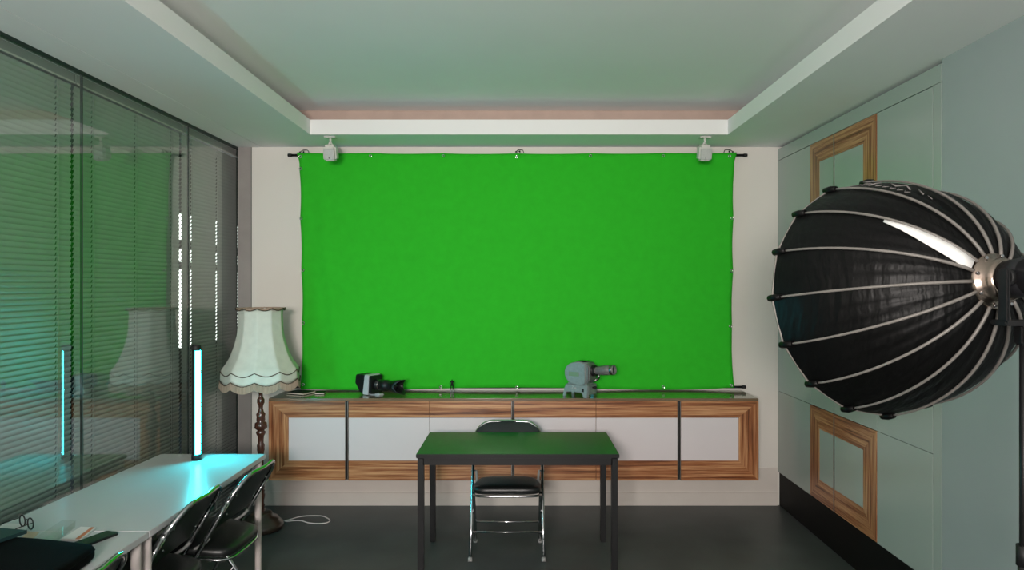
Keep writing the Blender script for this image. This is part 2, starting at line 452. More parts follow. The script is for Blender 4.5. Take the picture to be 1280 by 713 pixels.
for j in range(nv):
    for i in range(nu):
        for q, fl in ((g, 0), (g2, 1)):
            f = b.faces.new((q[j][i], q[j + 1][i], q[j + 1][i + 1], q[j][i + 1])); f.smooth = True
rim = [(0, i) for i in range(nu)] + [(j, nu) for j in range(nv)] + [(nv, i) for i in range(nu, 0, -1)] + [(j, 0) for j in range(nv, 0, -1)]
for k in range(len(rim)):
    p, q = rim[k], rim[(k + 1) % len(rim)]
    b.faces.new((g[p[0]][p[1]], g[q[0]][q[1]], g2[q[0]][q[1]], g2[p[0]][p[1]]))
cl = obj('cloth', b, 'cloth', gs, True)
grom = [(375.5, 196), (463, 195), (554, 195), (646, 196.5), (738, 195), (829, 195), (912, 195.5), (375.5, 211), (376, 273), (378.5, 338), (379, 404), (379, 481),
        (915, 273), (914.5, 339), (913, 408), (914, 482), (551, 484), (646, 484.5), (829, 484)]
for px, py in grom:
    p = at(px, py, CYL - .009); b = BM()
    mt = Matrix.Translation(p) @ Matrix.Rotation(PI / 2, 4, 'X')
    pts = [mt @ Vector((.0095 * math.cos(2 * PI * k / 14), .0095 * math.sin(2 * PI * k / 14), 0)) for k in range(14)]
    tube(b, pts, .0035, 6, True)
    obj('grommet', b, 'chrome', gs, True)
def pole(px0, px1, py, label):
    y = CYL + .022
    p0, p1 = at(px0, py, y), at(px1, py, y)
    t = thing('backdrop_pole', label, 'pole', p0.lerp(p1, .5), 0, 'poles stretching the green screen')
    b = BM(); tube(b, [p0, p1], .0105, 12); obj('tube', b, 'brub', t, True)
    for p, s in ((p0, 1), (p1, -1)):
        b = BM(); tube(b, [p - Vector((s * .006, 0, 0)), p + Vector((s * .022, 0, 0))], .0135, 12); obj('end_cap', b, 'brub', t, True)
    for f in (.12, .5, .88):
        c = p0.lerp(p1, f); b = BM(); box(b, (c.x - .012, c.y + .008, c.z - .014), (c.x + .012, YB - .0005, c.z + .014), .002); obj('wall_bracket', b, 'brub', t, True)
pole(361, 933, 194.2, 'black pole along the top edge of the green screen')
pole(366, 931, 484, 'black pole along the bottom edge of the green screen')
def bungee(px, py, label, s=1):
    c = at(px, py, CYL - .012); b = BM()
    lathe(b, [(.001, -.007), (.0055, -.0045), (.007, 0), (.0055, .0045), (.001, .007)], 10, Matrix.Translation(c))
    lathe(b, [(.001, -.007), (.0055, -.0045), (.007, 0), (.0055, .0045), (.001, .007)], 10, Matrix.Translation(c + Vector((s * .028, 0, .002))))
    pts = catmull([c, c + Vector((s * .02, .01, .018)), c + Vector((s * .05, .033, .022)), c + Vector((s * .062, .030, -.004))], 6)
    tube(b, pts, .0028, 6)
    o = obj('bungee_loop', b, 'brub'); tag(o, label, 'bungee', 'black elastic ties of the green screen')
bungee(375, 190.5, 'black elastic tie at the top left corner of the green screen', 1)
bungee(916, 190, 'black elastic tie at the top right corner of the green screen', -1)
bungee(645, 190, 'black elastic tie at the middle of the green screen top edge', 1)

# ------------------------------------------------------------------ small white ceiling speakers
def speaker(px, label):
    p = at(px, 171, 5.03); p.z = ZS
    t = thing('ceiling_speaker', label, 'speaker', p, 0, 'white satellite speakers')
    b = BM(); box(b, (-.043, -.03, -.010), (.043, .03, -.0005), .004); obj('mounting_plate', b, 'speak', t)
    b = BM(); tube(b, [(0, 0, -.008), (0, 0, -.045)], .009, 12); tube(b, [(0, 0, -.04), (-.012, 0, -.06)], .008, 10); tube(b, [(0, 0, -.04), (.02, .01, -.066)], .005, 8)
    obj('bracket', b, 'speak', t)
    rot = Matrix.Rotation(math.radians(14), 4, 'X')
    q = Matrix.Translation((0, -.005, -.06)) @ rot
    b = BM(); tmp = BM(); box(tmp, (-.048, -.045, -.118), (.048, .05, 0), .016, 4); join(b, tmp, q); obj('cabinet', b, 'speak', t)
    b = BM(); tmp = BM(); box(tmp, (-.040, -.049, -.108), (.040, -.043, -.03), .003, 2); join(b, tmp, q); g_ = obj('grille', b, 'spgr', t)
    b = BM(); tmp = BM(); box(tmp, (-.006, -.0505, -.1), (.006, -.048, -.09), .001); join(b, tmp, q); obj('badge', b, 'chrome', t)
speaker(413, 'small white speaker hanging from the ceiling, over the left end of the green screen')
speaker(881, 'small white speaker hanging from the ceiling, over the right end of the green screen')

# ------------------------------------------------------------------ black desk in the middle
DX0, DX1, DY0, DY1 = -.622, .594, 4.06, 4.672
dk = thing('desk', 'black metal desk with dark green top in the middle of the room', 'desk', ((DX0 + DX1) / 2, (DY0 + DY1) / 2, 0))
b = BM(); box(b, (DX0, DY0, .716), (DX1, DY1, .74), .003); obj('tabletop', b, 'deskm', dk, True)
b = BM(); box(b, (DX0 + .004, DY0 + .004, .7402), (DX1 - .004, DY1 - .004, .7412), .0004); obj('top_covering', b, 'desktop', dk, True)
b = BM(); i_ = .012
box(b, (DX0 + i_, DY0 + i_, .672), (DX1 - i_, DY0 + i_ + .025, .7155), .002); box(b, (DX0 + i_, DY1 - i_ - .025, .672), (DX1 - i_, DY1 - i_, .7155), .002)
box(b, (DX0 + i_, DY0 + .045, .672), (DX0 + i_ + .025, DY1 - .045, .7155), .002); box(b, (DX1 - i_ - .025, DY0 + .045, .672), (DX1 - i_, DY1 - .045, .7155), .002)
obj('apron', b, 'deskm', dk, True)
for x in (DX0 + .008, DX1 - .046):
    for y in (DY0 + .008, DY1 - .046):
        b = BM(); box(b, (x, y, .006), (x + .038, y + .038, .7155), .004); lg = obj('leg', b, 'deskm', dk, True)
        b = BM(); box(b, (x + .003, y + .003, 0), (x + .035, y + .035, .0065), .002); obj('foot_cap', b, 'brub', lg, True)

# ------------------------------------------------------------------ folding chair (local: faces +x along f, width along y)
def make_chair(label):
    t = thing('folding_chair', label, 'chair', (0, 0, 0), 0, 'black padded folding chairs')
    W = .233
    def fb(z):      # how far forward the main tube is at height z
        return .17 - .235 * (z / .43) if z < .43 else -.065 - .225 * ((z - .43) / .37)
    side_ = [(fb(z), z) for z in (0.012, .2, .36, .43, .5, .6, .68)]
    top = []
    R = .125; ztop = .797
    for k in range(9):
        a = k / 8 * PI / 2
        y = W - R + R * math.cos(a); z = ztop - R + R * math.sin(a)
        top.append((fb(z), y, z))
    pts = [(f, W, z) for f, z in side_] + top + [(fb(ztop) - .012, 0, ztop)] + [(f, -y, z) for f, y, z in top[::-1]] + [(f, -W, z) for f, z in side_[::-1]]
    b = BM(); tube(b, pts, .0112, 10); obj('frame', b, 'chrome', t)
    # backrest
    out = rrect(2 * W + .010, .270, [.126, .126, .075, .075], 8)
    zc = ztop + .006 - .135
    def mpb(u, v, h):
        z = zc + v; f = fb(z) - .016 * (1 - min(1, abs(u) / W) ** 4) + .015 + h
        return Vector((f, u, z))
    b = BM(); pad(b, out, .011, .005, mpb); br = obj('backrest', b, 'backp', t)
    for y, z in ((.17, .70), (-.17, .70), (.15, .60), (-.15, .60)):
        p = mpb(y, z - zc, -.0075); b = BM()
        lathe(b, [(.0062, 0), (.005, .002), (.001, .003)], 10, Matrix.Translation(p) @ Matrix.Rotation(-PI / 2, 4, 'Y')); obj('rivet', b, 'chrome', br)
    # seat
    half = [(.208, .06), (.204, .15), (.178, .205), (.1, .219), (-.05, .212), (-.16, .192), (-.2, .15), (-.21, .06)]
    out = [(f, y) for f, y in half] + [(f, -y) for f, y in half[::-1]]
    oc = [(p.x, p.y) for p in catmull([Vector((f, y, 0)) for f, y in out], 3, True)]
    def mps(u, v, h):
        return Vector((u, v, .432 + u * .11 - 0.02 * (v * 2.2) ** 2 * 0 + h))
    b = BM(); pad(b, oc, .034, .030, mps); st = obj('seat', b, 'vinyl', t)
    b = BM(); tube(b, [mps(f * .985, y * .985, -.031) for f, y in oc], .0075, 8, True); obj('seat_rim', b, 'chrome', st)
    # rear legs
    for s in (1, -1):
        y = s * .214
        b = BM(); tube(b, [(.135, y, .425), (.105, y, .385), (-.03, y, .19), (-.15, y * 1.03, .012)], .0105, 10); lg = obj('leg', b, 'chrome', t)
        b = BM(); tube(b, [(-.146, y * 1.03, .018), (-.158, y * 1.03, 0)], .0145, 10); obj('rubber_foot', b, 'rubber', lg)
        b = BM(); tube(b, [(fb(.02), s * W, .022), (fb(0) + .004, s * W, 0)], .0145, 10); obj('rubber_foot', b, 'rubber', t)
        # folding link at the seat hinge
        b = BM(); yy = s * (W - .026)
        tube(b, catmull([(.03, yy, .405), (-.02, yy - s * .003, .43), (-.085, yy, .47), (-.115, yy + s * .006, .50)], 5), .008, 8); obj('hinge_link', b, 'rubber', t)
        b = BM(); tube(b, [(fb(.5), s * (W - .018), .5), (fb(.5), s * (W + .014), .5)], .006, 8); obj('pivot_bolt', b, 'chrome', t)
    z = .18; f = -.03 - (.19 - z) / .178 * .12
    b = BM(); tube(b, [(f, -.216, z), (f, .216, z)], .006, 8); obj('stretcher', b, 'chrome', t)
    z = .156; b = BM(); tube(b, [(fb(z), -W, z), (fb(z), W, z)], .006, 8); obj('stretcher', b, 'chrome', t)
    return t
ch = make_chair('black folding chair with chrome legs facing out behind the black desk')
ch.location = (-.083, 4.475, 0); ch.rotation_euler = (0, 0, -PI / 2)
for loc, rz, lab in (((-1.640, 3.575, 0), PI - .05, 'black folding chair tucked at the far end of the white tables, beside the standing lamp'),
                     ((-1.720, 3.093, 0), PI, 'black folding chair second from the standing lamp along the white tables'),
                     ((-1.702, 2.27, 0), PI + .02, 'black folding chair closest to the viewer by the black bag, mostly cut off')):
    c = dup(ch); c.location = loc; c.rotation_euler = (0, 0, rz); c['label'] = lab

# ------------------------------------------------------------------ white tables along the glass
def wtable(y0, y1, x0a, x0b, label):
    x1 = -1.522
    t = thing('table', label, 'table', ((x0a + x1) / 2, (y0 + y1) / 2, 0), 0, 'white tables along the glass wall')
    b = BM(); prism(b, [(x0a, y0), (x1, y0), (x1, y1), (x0b, y1)], 2, .712, .74, .002); obj('tabletop', b, 'wtop', t, True)
    b = BM(); box(b, (x0a + .05, y0 + .065, .668), (x1 - .06, y0 + .085, .7115)); box(b, (x0a + .05, y1 - .085, .668), (x1 - .06, y1 - .065, .7115)); box(b, (x0a + .05, y0 + .085, .668), (x0a + .07, y1 - .085, .7115)); box(b, (x1 - .08, y0 + .085, .668), (x1 - .06, y1 - .085, .7115))
    obj('apron', b, 'wleg', t, True)
    for x in (x0a + .05, x1 - .03):
        for y in (y0 + .034, y1 - .04):
            b = BM(); lathe(b, [(.017, 0.006), (.018, .012), (.0195, .7), (.0195, .7115)], 16, Matrix.Translation((x, y, 0))); lg = obj('leg', b, 'wleg', t, True)
            b = BM(); lathe(b, [(.016, 0), (.0185, .004), (.0185, .0065)], 12, Matrix.Translation((x, y, 0))); obj('foot_cap', b, 'rubber', lg, True)
wtable(2.792, 4.07, -2.185, -2.150, 'long white table under the cyan tube lamp along the glass wall')
wtable(1.56, 2.788, -2.195, -2.187, 'near white table holding the black bag and phone, cut by the frame')
TT = .7405

# ------------------------------------------------------------------ cyan tube lamp
tp = Vector((-1.875, 3.94, TT))
tl = thing('tube_lamp', 'upright cyan glowing tube lamp standing on the white table', 'lamp', tp)
b = BM(); lathe(b, [(.027, 0), (.027, .028), (.024, .032)], 20); obj('base_cap', b, 'brub', tl)
b = BM(); lathe(b, [(.024, .632), (.0265, .636), (.0265, .66), (.023, .664)], 20)
box(b, (-.034, -.008, .642), (-.02, .008, .656), .002); obj('top_cap', b, 'brub', tl)
dirn = math.radians(-15)
def arc(bm, r, a0, a1, z0, z1, n=16):
    A = [bm.verts.new((r * math.cos(a0 + (a1 - a0) * k / n), r * math.sin(a0 + (a1 - a0) * k / n), z0)) for k in range(n + 1)]
    B = [bm.verts.new((v.co.x, v.co.y, z1)) for v in A]
    for k in range(n): f = bm.faces.new((A[k], A[k + 1], B[k + 1], B[k])); f.smooth = True
    bm.faces.new(A); bm.faces.new(B[::-1]); bm.faces.new((A[0], B[0], B[n], A[n]))
b = BM(); arc(b, .0215, dirn - 1.2, dirn + 1.2, .033, .631); obj('diffuser', b, 'eled', tl)
b = BM(); arc(b, .024, dirn + 1.22, dirn + 2 * PI - 1.22, .032, .632); obj('housing', b, 'brub', tl)

# ------------------------------------------------------------------ floor lamp with bell shade
LP = Vector((-1.862, 4.885, 0))
lp = thing('floor_lamp', 'old turned wood standing lamp with pale bell shade and fringe beside the sideboard', 'lamp', LP)
prof = [(650, 95), (658, 88), (662, 60)]
def lz(c): return EYE - (c / 3.393 + 480 - CY) / 174
def lr(h): return h / 3.393 / 174
b = BM(); lathe(b, [(.146, 0), (.155, .012), (.157, .03), (.150, .045), (.128, .062), (.122, .078), (.082, .09), (.079, .112), (.072, .122), (.03, .128)], 40); obj('base', b, 'polebase', lp)
pr = [(577, 15), (565, 18), (550, 20), (535, 18), (522, 14), (515, 17), (508, 14), (495, 14), (485, 16), (470, 17.5), (460, 14), (455, 17), (447, 13), (440, 16), (428, 13), (420, 16.5), (410, 13), (392, 11), (375, 13), (360, 16), (350, 12), (330, 11), (312, 13), (300, 13), (290, 12.5), (280, 15.5), (270, 15), (262, 16), (250, 11.5), (235, 12), (222, 13), (212, 18), (205, 20), (198, 13), (192, 20), (186, 26), (176, 25), (166, 24), (160, 16), (152, 18), (140, 17), (128, 19), (118, 12), (104, 9), (92, 10), (80, 15), (66, 15), (56, 9), (44, 8), (34, 12), (25, 17), (18, 12), (5, 9), (-20, 7), (-200, 4)]
b = BM(); lathe(b, [(lr(h), lz(c)) for c, h in pr], 24); obj('pole', b, 'pole', lp)
NP = 10; a_off = math.radians(-90 + 12)
sp = [(1.578, .153), (1.54, .151), (1.444, .155), (1.392, .162), (1.342, .174), (1.29, .190), (1.241, .209), (1.20, .232), (1.169, .256), (1.149, .267)]
def shade_r(z):
    for (z1, r1), (z0, r0) in zip(sp, sp[1:]):
        if z0 <= z <= z1: return r0 + (r1 - r0) * (z - z0) / (z1 - z0)
    return sp[0][1] if z > sp[0][0] else .267 + (1.149 - z) * .06
def scal(a, amp, ph=0):   # scallop: 0 at the ribs, -amp in mid panel
    t = ((a - a_off) / (2 * PI / NP)) % 1; return -amp * math.sin(PI * t)
def sag(a): return 1 - .05 * math.sin(PI * (((a - a_off) / (2 * PI / NP)) % 1)) ** 1
na = NP * 12
def band(bm, zt, zb, dr=0., rows=1, pleat=0., n=na, sagk=1.):
    R = []
    for j in range(rows + 1):
        ring = []
        for k in range(n):
            a = a_off + 2 * PI * k / n
            z = zt(a) + (zb(a) - zt(a)) * j / rows
            s = 1 - (1 - sag(a)) * sagk
            r = shade_r(z) * s + dr + (pleat if k % 2 else -pleat)
            ring.append(bm.verts.new((r * math.cos(a), r * math.sin(a), z)))
        R.append(ring)
    for p, q in zip(R, R[1:]):
        for k in range(n):
            f = bm.faces.new((p[k], q[k], q[(k + 1) % n], p[(k + 1) % n])); f.smooth = pleat == 0
    return R
def solid(o, t):
    m = o.modifiers.new('thickness', 'SOLIDIFY'); m.thickness = t; m.offset = 0
zt0 = lambda a: 1.578
zup = lambda a: 1.150 + scal(a, .028)
zlo = lambda a: 1.086 + scal(a, .028)
zfr = lambda a: 1.036 + scal(a, .028)
b = BM(); band(b, zt0, lambda a: zlo(a) + .002, 0, 26)
sh = obj('lamp_shade', b, 'shade', lp); solid(sh, .0015)
for p in sh.data.polygons: p.use_smooth = True
b = BM(); band(b, lambda a: zlo(a), zfr, .004, 3, .0012, NP * 44, .8); fr_ = obj('fringe', b, 'fringe', sh); solid(fr_, .001)
for zf, dr, nm in ((lambda a: 1.588 + scal(a, .016) , .017, 0), (lambda a: zup(a), .003, 1), (lambda a: zlo(a), .005, 2)):
    b = BM(); pts = []
    for k in range(NP * 16):
        a = a_off + 2 * PI * k / (NP * 16); z = zf(a); r = shade_r(z) * sag(a) + dr + (.0018 if k % 2 else -.0018)
        pts.append((r * math.cos(a), r * math.sin(a), z))
    tube(b, pts, .0034, 6, True); obj('braid', b, 'trimc', sh)
b = BM()      # collar under the top braid
band(b, lambda a: 1.590, lambda a: 1.585 + scal(a, .014), .012, 2); o_ = obj('collar', b, 'fringe', sh); solid(o_, .002)
b = BM()
tube(b, [(.150 * math.cos(2 * PI * k / 40), .150 * math.sin(2 * PI * k / 40), 1.577) for k in range(40)], .003, 6, True)
for k in range(3):
    a = 2 * PI * k / 3; tube(b, [(0, 0, 1.56), (.150 * math.cos(a), .150 * math.sin(a), 1.577)], .0025, 6)
obj('shade_carrier', b, 'steel', lp)

# white cable from the lamp foot
cp = [on(326, 676, .004), on(334, 683, .004), on(322, 690, .004), on(312, 680, .004)]
cab = [(356, 651.6), (362, 650), (374, 646.5), (386, 645.2), (402, 645.5), (409, 648), (412.5, 651), (408, 654), (398, 655), (386, 654), (377, 651.5), (368, 652), (358, 652.8), (353, 650.5), (348, 649.2)]
b = BM(); tube(b, catmull([on(x, y, .0045) + Vector((0, 0, .004 if i in (11, 12) else 0)) for i, (x, y) in enumerate(cab)], 6), .0042, 8)
tag(obj('power_cable', b, 'cable'), 'white looped cable lying on the dark floor right of the lamp foot', 'cable')

# ------------------------------------------------------------------ things on the sideboard
ST = SZ1 + .0005
def local_box(lo, hi, bev, mtx):
    t = BM(); box(t, lo, hi, bev); r = BM(); join(r, t, mtx); return r
# notebooks
p = on(376, 492, ST); nb = thing('notebook', 'thin black notebook lying flat on the left end of the sideboard', 'notebook', (p.x, p.y, ST), math.radians(-22))
b = BM(); box(b, (-.085, -.070, .0), (.085, .070, .003), .001); box(b, (-.085, -.070, .013), (.085, .070, .016), .001); box(b, (-.085, -.070, 0), (-.081, .070, .016), .001); obj('cover', b, 'book', nb)
b = BM(); box(b, (-.0805, -.067, .0032), (.082, .067, .0128)); obj('pages', b, 'pages', nb)
p = on(400, 492.4, ST); n2 = thing('pocket_notebook', 'small pale-edged pocket notebook right of the thin black notebook', 'notebook', (p.x, p.y + .012, ST), math.radians(8))
b = BM(); box(b, (-.036, -.05, 0), (.036, .05, .0025), .0008); box(b, (-.036, -.05, .011), (.036, .05, .0135), .0008); box(b, (-.036, .046, 0), (.036, .05, .0135), .0008); obj('cover', b, 'book', n2)
b = BM(); box(b, (-.034, -.049, .0026), (.034, .0455, .0109)); obj('pages', b, 'pages', n2)

# cinema camera (local: lens along +x)
p = on(463, 491, ST); cm = thing('video_camera', 'boxy black and silver video camera with hooded lens on the sideboard', 'camera', (p.x + .025, 5.205, ST), math.radians(-31))
b = BM(); prism(b, [(-.115, .085), (-.108, .145), (-.10, .152), (-.008, .152), (-.03, .012), (-.06, .012)], 1, -.062, .062, .006); obj('body', b, 'camb', cm)
b = BM(); prism(b, [(-.012, .156), (.030, .151), (.022, .004), (-.034, .004)], 1, -.067, .067, .005); obj('silver_shell', b, 'cams', cm)
b = BM(); prism(b, [(.031, .147), (.052, .147), (.052, .012), (.024, .012)], 1, -.063, .063, .004); obj('front_plate', b, 'camb', cm)
mx = Matrix.Translation((.052, -.005, .078)) @ Matrix.Rotation(PI / 2, 4, 'Y')
mx = mx @ Matrix.Diagonal((1.16, 1.16, 1.34, 1))
b = BM(); lathe(b, [(.036, 0), (.036, .02), (.032, .022), (.032, .05), (.035, .052), (.035, .085), (.031, .087), (.030, .112), (.036, .122), (.036, .135), (.03, .136)], 28, mx); ln = obj('lens', b, 'camb', cm)
b = BM(); n = 48; R = [[], [], [], []]
for k in range(n):
    a = 2 * PI * k / n; L_ = .186 + .022 * math.cos(2 * a)
    for i, (r, z) in enumerate(((.0365, .126), (.048, L_), (.046, L_), (.034, .128))): R[i].append(b.verts.new(mx @ Vector((r * math.cos(a), r * math.sin(a), z))))
for i in range(4):
    for k in range(n): b.faces.new((R[i][k], R[i][(k + 1) % n], R[(i + 1) % 4][(k + 1) % n], R[(i + 1) % 4][k])).smooth = True
obj('lens_hood', b, 'camb', ln)
b = BM(); lathe(b, [(.031, .134), (.028, .140), (.015, .144), (.001, .145)], 24, mx); obj('front_glass', b, 'lensg', ln)
b = BM(); tube(b, [mx @ Vector((.033 * math.cos(a), .033 * math.sin(a), .03)) for a in [2 * PI * k / 24 for k in range(24)]], .003, 6, True); obj('focus_ring', b, 'steel', ln)
b = BM(); box(b, (-.05, -.03, 0), (.10, .03, .0042), .001); box(b, (.055, -.02, .0042), (.10, .02, .012), .002); obj('base_plate', b, 'cams', cm)

# figurine
p = on(565, 492, ST); fg = thing('figurine', 'tiny dark standing figurine on the sideboard between the video camera and the desk chair', 'figurine', (p.x, p.y, ST))
b = BM(); lathe(b, [(.017, 0), (.017, .004), (.014, .006)], 20); obj('plinth', b, 'projd', fg)
me = bpy.data.meshes.new('body'); V = [(0, 0, .062), (0, 0, .078), (0, 0, .090), (0, 0, .098), (0, 0, .108), (.008, 0, .06), (.0085, 0, .034), (.009, 0, .008), (.009, -.006, .007), (-.008, 0, .06), (-.0085, 0, .034), (-.009, 0, .008), (-.009, -.006, .007), (.013, 0, .091), (.0165, .002, .075), (.015, -.004, .061), (-.013, 0, .091), (-.0165, .002, .075), (-.015, -.004, .061)]
E = [(0, 1), (1, 2), (2, 3), (3, 4), (0, 5), (5, 6), (6, 7), (7, 8), (0, 9), (9, 10), (10, 11), (11, 12), (2, 13), (13, 14), (14, 15), (2, 16), (16, 17), (17, 18)]
RR = [.0085, .008, .009, .0035, .0062, .0048, .0038, .003, .003, .0048, .0038, .003, .003, .0036, .003, .0024, .0036, .003, .0024]
me.from_pydata(V, E, []); me.materials.append(M['black'])
o = bpy.data.objects.new('body', me); C.objects.link(o); o.parent = fg
sk = o.modifiers.new('skin', 'SKIN'); lay = me.skin_vertices or None
for i, r in enumerate(RR):
    me.skin_vertices[0].data[i].radius = (r, r)
me.skin_vertices[0].data[0].use_root = True
o.modifiers.new('sub', 'SUBSURF').levels = 2; o.modifiers['sub'].render_levels = 2
b = BM()
for s in (1, -1): tube(b, [(s * .0086, 0, .0065), (s * .0086, 0, .03)], .0050, 10)
obj('boots', b, 'rubber', fg)

# film / slide projector (local: lens along +x)
p = on(726, 495, ST); pj = thing('slide_projector', 'vintage grey metal slide projector with long lens on the sideboard', 'projector', (p.x - .005, 5.125, ST), math.radians(-33))
pj.scale = (.94, .94, .94)
w = .078
def dome(n=28):   # side outline of the lamp house: round at the back, flat at the front
    o = []
    for k in range(n + 1):
        a = PI / 2 + PI * k / n
        c, s = math.cos(a), math.sin(a)
        o.append((.035 + .135 * math.copysign(abs(c) ** .82, c), .187 + .092 * math.copysign(abs(s) ** .9, s)))
    o += [(.085, .105), (.085, .268)]
    return o
b = BM(); prism(b, dome(), 1, -w, w, .016); hs = obj('lamp_house', b, 'projb', pj)
for q in hs.data.polygons: q.use_smooth = len(q.vertices) == 4
b = BM(); prism(b, [(.082, .115), (.112, .125), (.118, .235), (.105, .262), (.082, .272)], 1, -w * .86, w * .86, .010); obj('front_housing', b, 'projd', pj)
b = BM(); box(b, (-.012, -.05, .270), (.06, .05, .2815), .005); obj('vent_lid', b, 'brub', pj)
b = BM(); box(b, (-.06, -w - .002, .165), (.03, -w + .002, .198), .001); pl = obj('nameplate', b, 'brass', hs)
# base: arched feet
b = BM(); arch = [(-.115, 0), (-.09, 0), (-.085, .03), (-.07, .04), (.045, .04), (.062, .03), (.07, 0), (.105, 0), (.11, .06), (.105, .097), (-.085, .097), (-.102, .06)]
prism(b, arch, 1, -.082, -.06, .003); prism(b, arch, 1, .06, .082, .003); box(b, (-.098, -.062, .042), (.106, .062, .097), .003)
box(b, (.098, -.07, .018), (.112, .07, .095), .004); obj('base', b, 'projb', pj)
b = BM(); box(b, (-.082, -.055, .092), (.09, .055, .112), .004); obj('neck', b, 'projb', pj)
b = BM(); box(b, (.06, -.066, 0), (.112, -.03, .02), .004); box(b, (.06, .03, 0), (.112, .066, .02), .004); obj('front_foot', b, 'steel', pj)
b = BM(); tube(b, [(.11, 0, .075), (.126, 0, .075)], .007, 10); tube(b, [(.124, 0, .075), (.142, 0, .075)], .012, 14); obj('focus_knob', b, 'brub', pj)
b = BM(); box(b, (-.03 + .087, -.0835, .045), (-.01 + .087, -.081, .072), .001); obj('socket', b, 'brub', pj)
b = BM(); # small white letters on the base: a large 2 and two low glyphs
def stroke(pts, r=.0014): tube(b, [(x, -.0826, z) for x, z in pts], r, 5)
stroke([(-.03, .083), (-.026, .087), (-.02, .087), (-.018, .082), (-.03, .067), (-.017, .067)])
stroke([(-.009, .067), (-.009, .077), (-.003, .077), (-.003, .067)]); stroke([(.003, .067), (.003, .077), (.009, .072), (.003, .071)])
obj('lettering', b, 'mark', pj)
mx = Matrix.Translation((.112, 0, .208)) @ Matrix.Rotation(PI / 2 - .10, 4, 'Y')
b = BM(); lathe(b, [(.045, 0), (.045, .012), (.040, .014), (.040, .022), (.045, .024), (.045, .03)], 28, mx); obj('lens_collar', b, 'brub', pj)
b = BM(); lathe(b, [(.030, .028), (.030, .045), (.034, .05), (.034, .075), (.038, .085), (.038, .190), (.034, .191), (.034, .172), (.001, .171)], 32, mx, cap=False); ln = obj('lens', b, 'projd', pj)
b = BM(); lathe(b, [(.038, .158), (.0388, .160), (.0388, .178), (.038, .180)], 32, mx, cap=False); obj('lens_band', b, 'steel', ln)
b = BM(); lathe(b, [(.0335, .173), (.02, .176), (.001, .177)], 24, mx); obj('front_glass', b, 'lensg', ln)
b = BM(); tube(b, [(.112, -.03, .12), (.15, -.02, .14), (.165, 0, .158)], .006, 8); tube(b, [(.112, .03, .12), (.15, .02, .14), (.165, 0, .158)], .006, 8); tube(b, [(.165, 0, .15), (.168, 0, .185)], .01, 10); obj('lens_support', b, 'steel', pj)

# ------------------------------------------------------------------ softbox on its stand
hubP = Vector((1.468, 2.107, EYE + .012)); ax = Vector((-.25, .965, -.118)).normalized()
sbx = thing('softbox_light', 'big black parabolic softbox with grey ribs on a stand, right foreground', 'studio light', (1.493, 2.012, 0))
zq = ax.to_track_quat('Z', 'Y').to_matrix().to_4x4()
# local frame: z along the axis, x chosen so that one rib points straight up
upv = (Vector((0, 0, 1)) - ax * ax.z).normalized(); rt = upv.cross(ax)
H = Matrix(((rt.x, upv.x, ax.x, hubP.x), (rt.y, upv.y, ax.y, hubP.y), (rt.z, upv.z, ax.z, hubP.z), (0, 0, 0, 1)))
GLINT = 13
NR, RIM, DEP, R0 = 16, .438, .50, .082
def rib_pt(a, t, dr=0.):
    th = t * PI / 2
    r = (R0 + (RIM - R0) * (.80 * math.sin(th) + .20 * t)) + dr * math.sin(th * .5 + .6)
    z = DEP * (.80 * (1 - math.cos(th)) + .20 * t) - dr * math.cos(th)
    return H @ Vector((r * math.cos(a), r * math.sin(a), z))
ang = [PI / 2 + 2 * PI * k / NR for k in range(NR)]
b = BM(); NT, NSUB = 22, 8; grid = []
for j in range(NT + 1):
    ring = []; t = j / NT
    for k in range(NR):
        A, B_ = rib_pt(ang[k], t), rib_pt(ang[k] + 2 * PI / NR, t)
        mid = rib_pt(ang[k] + PI / NR, t)
        for i in range(NSUB):
            s = i / NSUB
            p = A.lerp(B_, s)
            # slack cloth: puckers run from the hub outwards
            pk = math.sin(PI * s) * (1 - abs(2 * t - .9)) if abs(2 * t - .9) < 1 else 0
            p -= (mid - (hubP + ax * DEP)).normalized() * (-.006 * pk * math.sin(s * 19 + k * 2.1 + t * 5) - .004 * math.sin(PI * s))
            ring.append(b.verts.new(p))
    grid.append(ring)
n = NR * NSUB
for j in range(NT):
    for k in range(n):
        f = b.faces.new((grid[j][k], grid[j + 1][k], grid[j + 1][(k + 1) % n], grid[j][(k + 1) % n])); f.smooth = True
shell = obj('fabric_shell', b, ['nyl', 'inner'], sbx, True)
# wrinkle bump on the nylon
nt = M['nyl'].node_tree; N = nt.nodes; L = nt.links
tcn = N.new('ShaderNodeTexCoord'); mpn = N.new('ShaderNodeMapping'); mpn.inputs['Rotation'].default_value = (0, .5, .2); mpn.inputs['Scale'].default_value = (30, 9, 5)
nn = N.new('ShaderNodeTexNoise'); nn.inputs['Scale'].default_value = 1.3; nn.inputs['Detail'].default_value = 2
bn = N.new('ShaderNodeBump'); bn.inputs['Strength'].default_value = .55; bn.inputs['Distance'].default_value = .012
L.new(tcn.outputs['Object'], mpn.inputs[0]); L.new(mpn.outputs[0], nn.inputs['Vector']); L.new(nn.outputs['Fac'], bn.inputs['Height']); L.new(bn.outputs[0], N['Principled BSDF'].inputs['Normal'])
b = BM()
ring0 = [rib_pt(ang[k], .985, -.012) for k in range(NR)]
c0 = sum(ring0, Vector()) / NR; f_ = [b.verts.new(p) for p in ring0]; cc = b.verts.new(c0 + ax * .004)
for k in range(NR): b.faces.new((f_[k], f_[(k + 1) % NR], cc))
obj('front_diffuser', b, 'diffc', sbx, True)
b = BM()
pts = [rib_pt(a, 1., .001) for a in ang]
tube(b, pts, .005, 6, True, smooth=False); obj('rim_edging', b, 'rib', sbx, True)
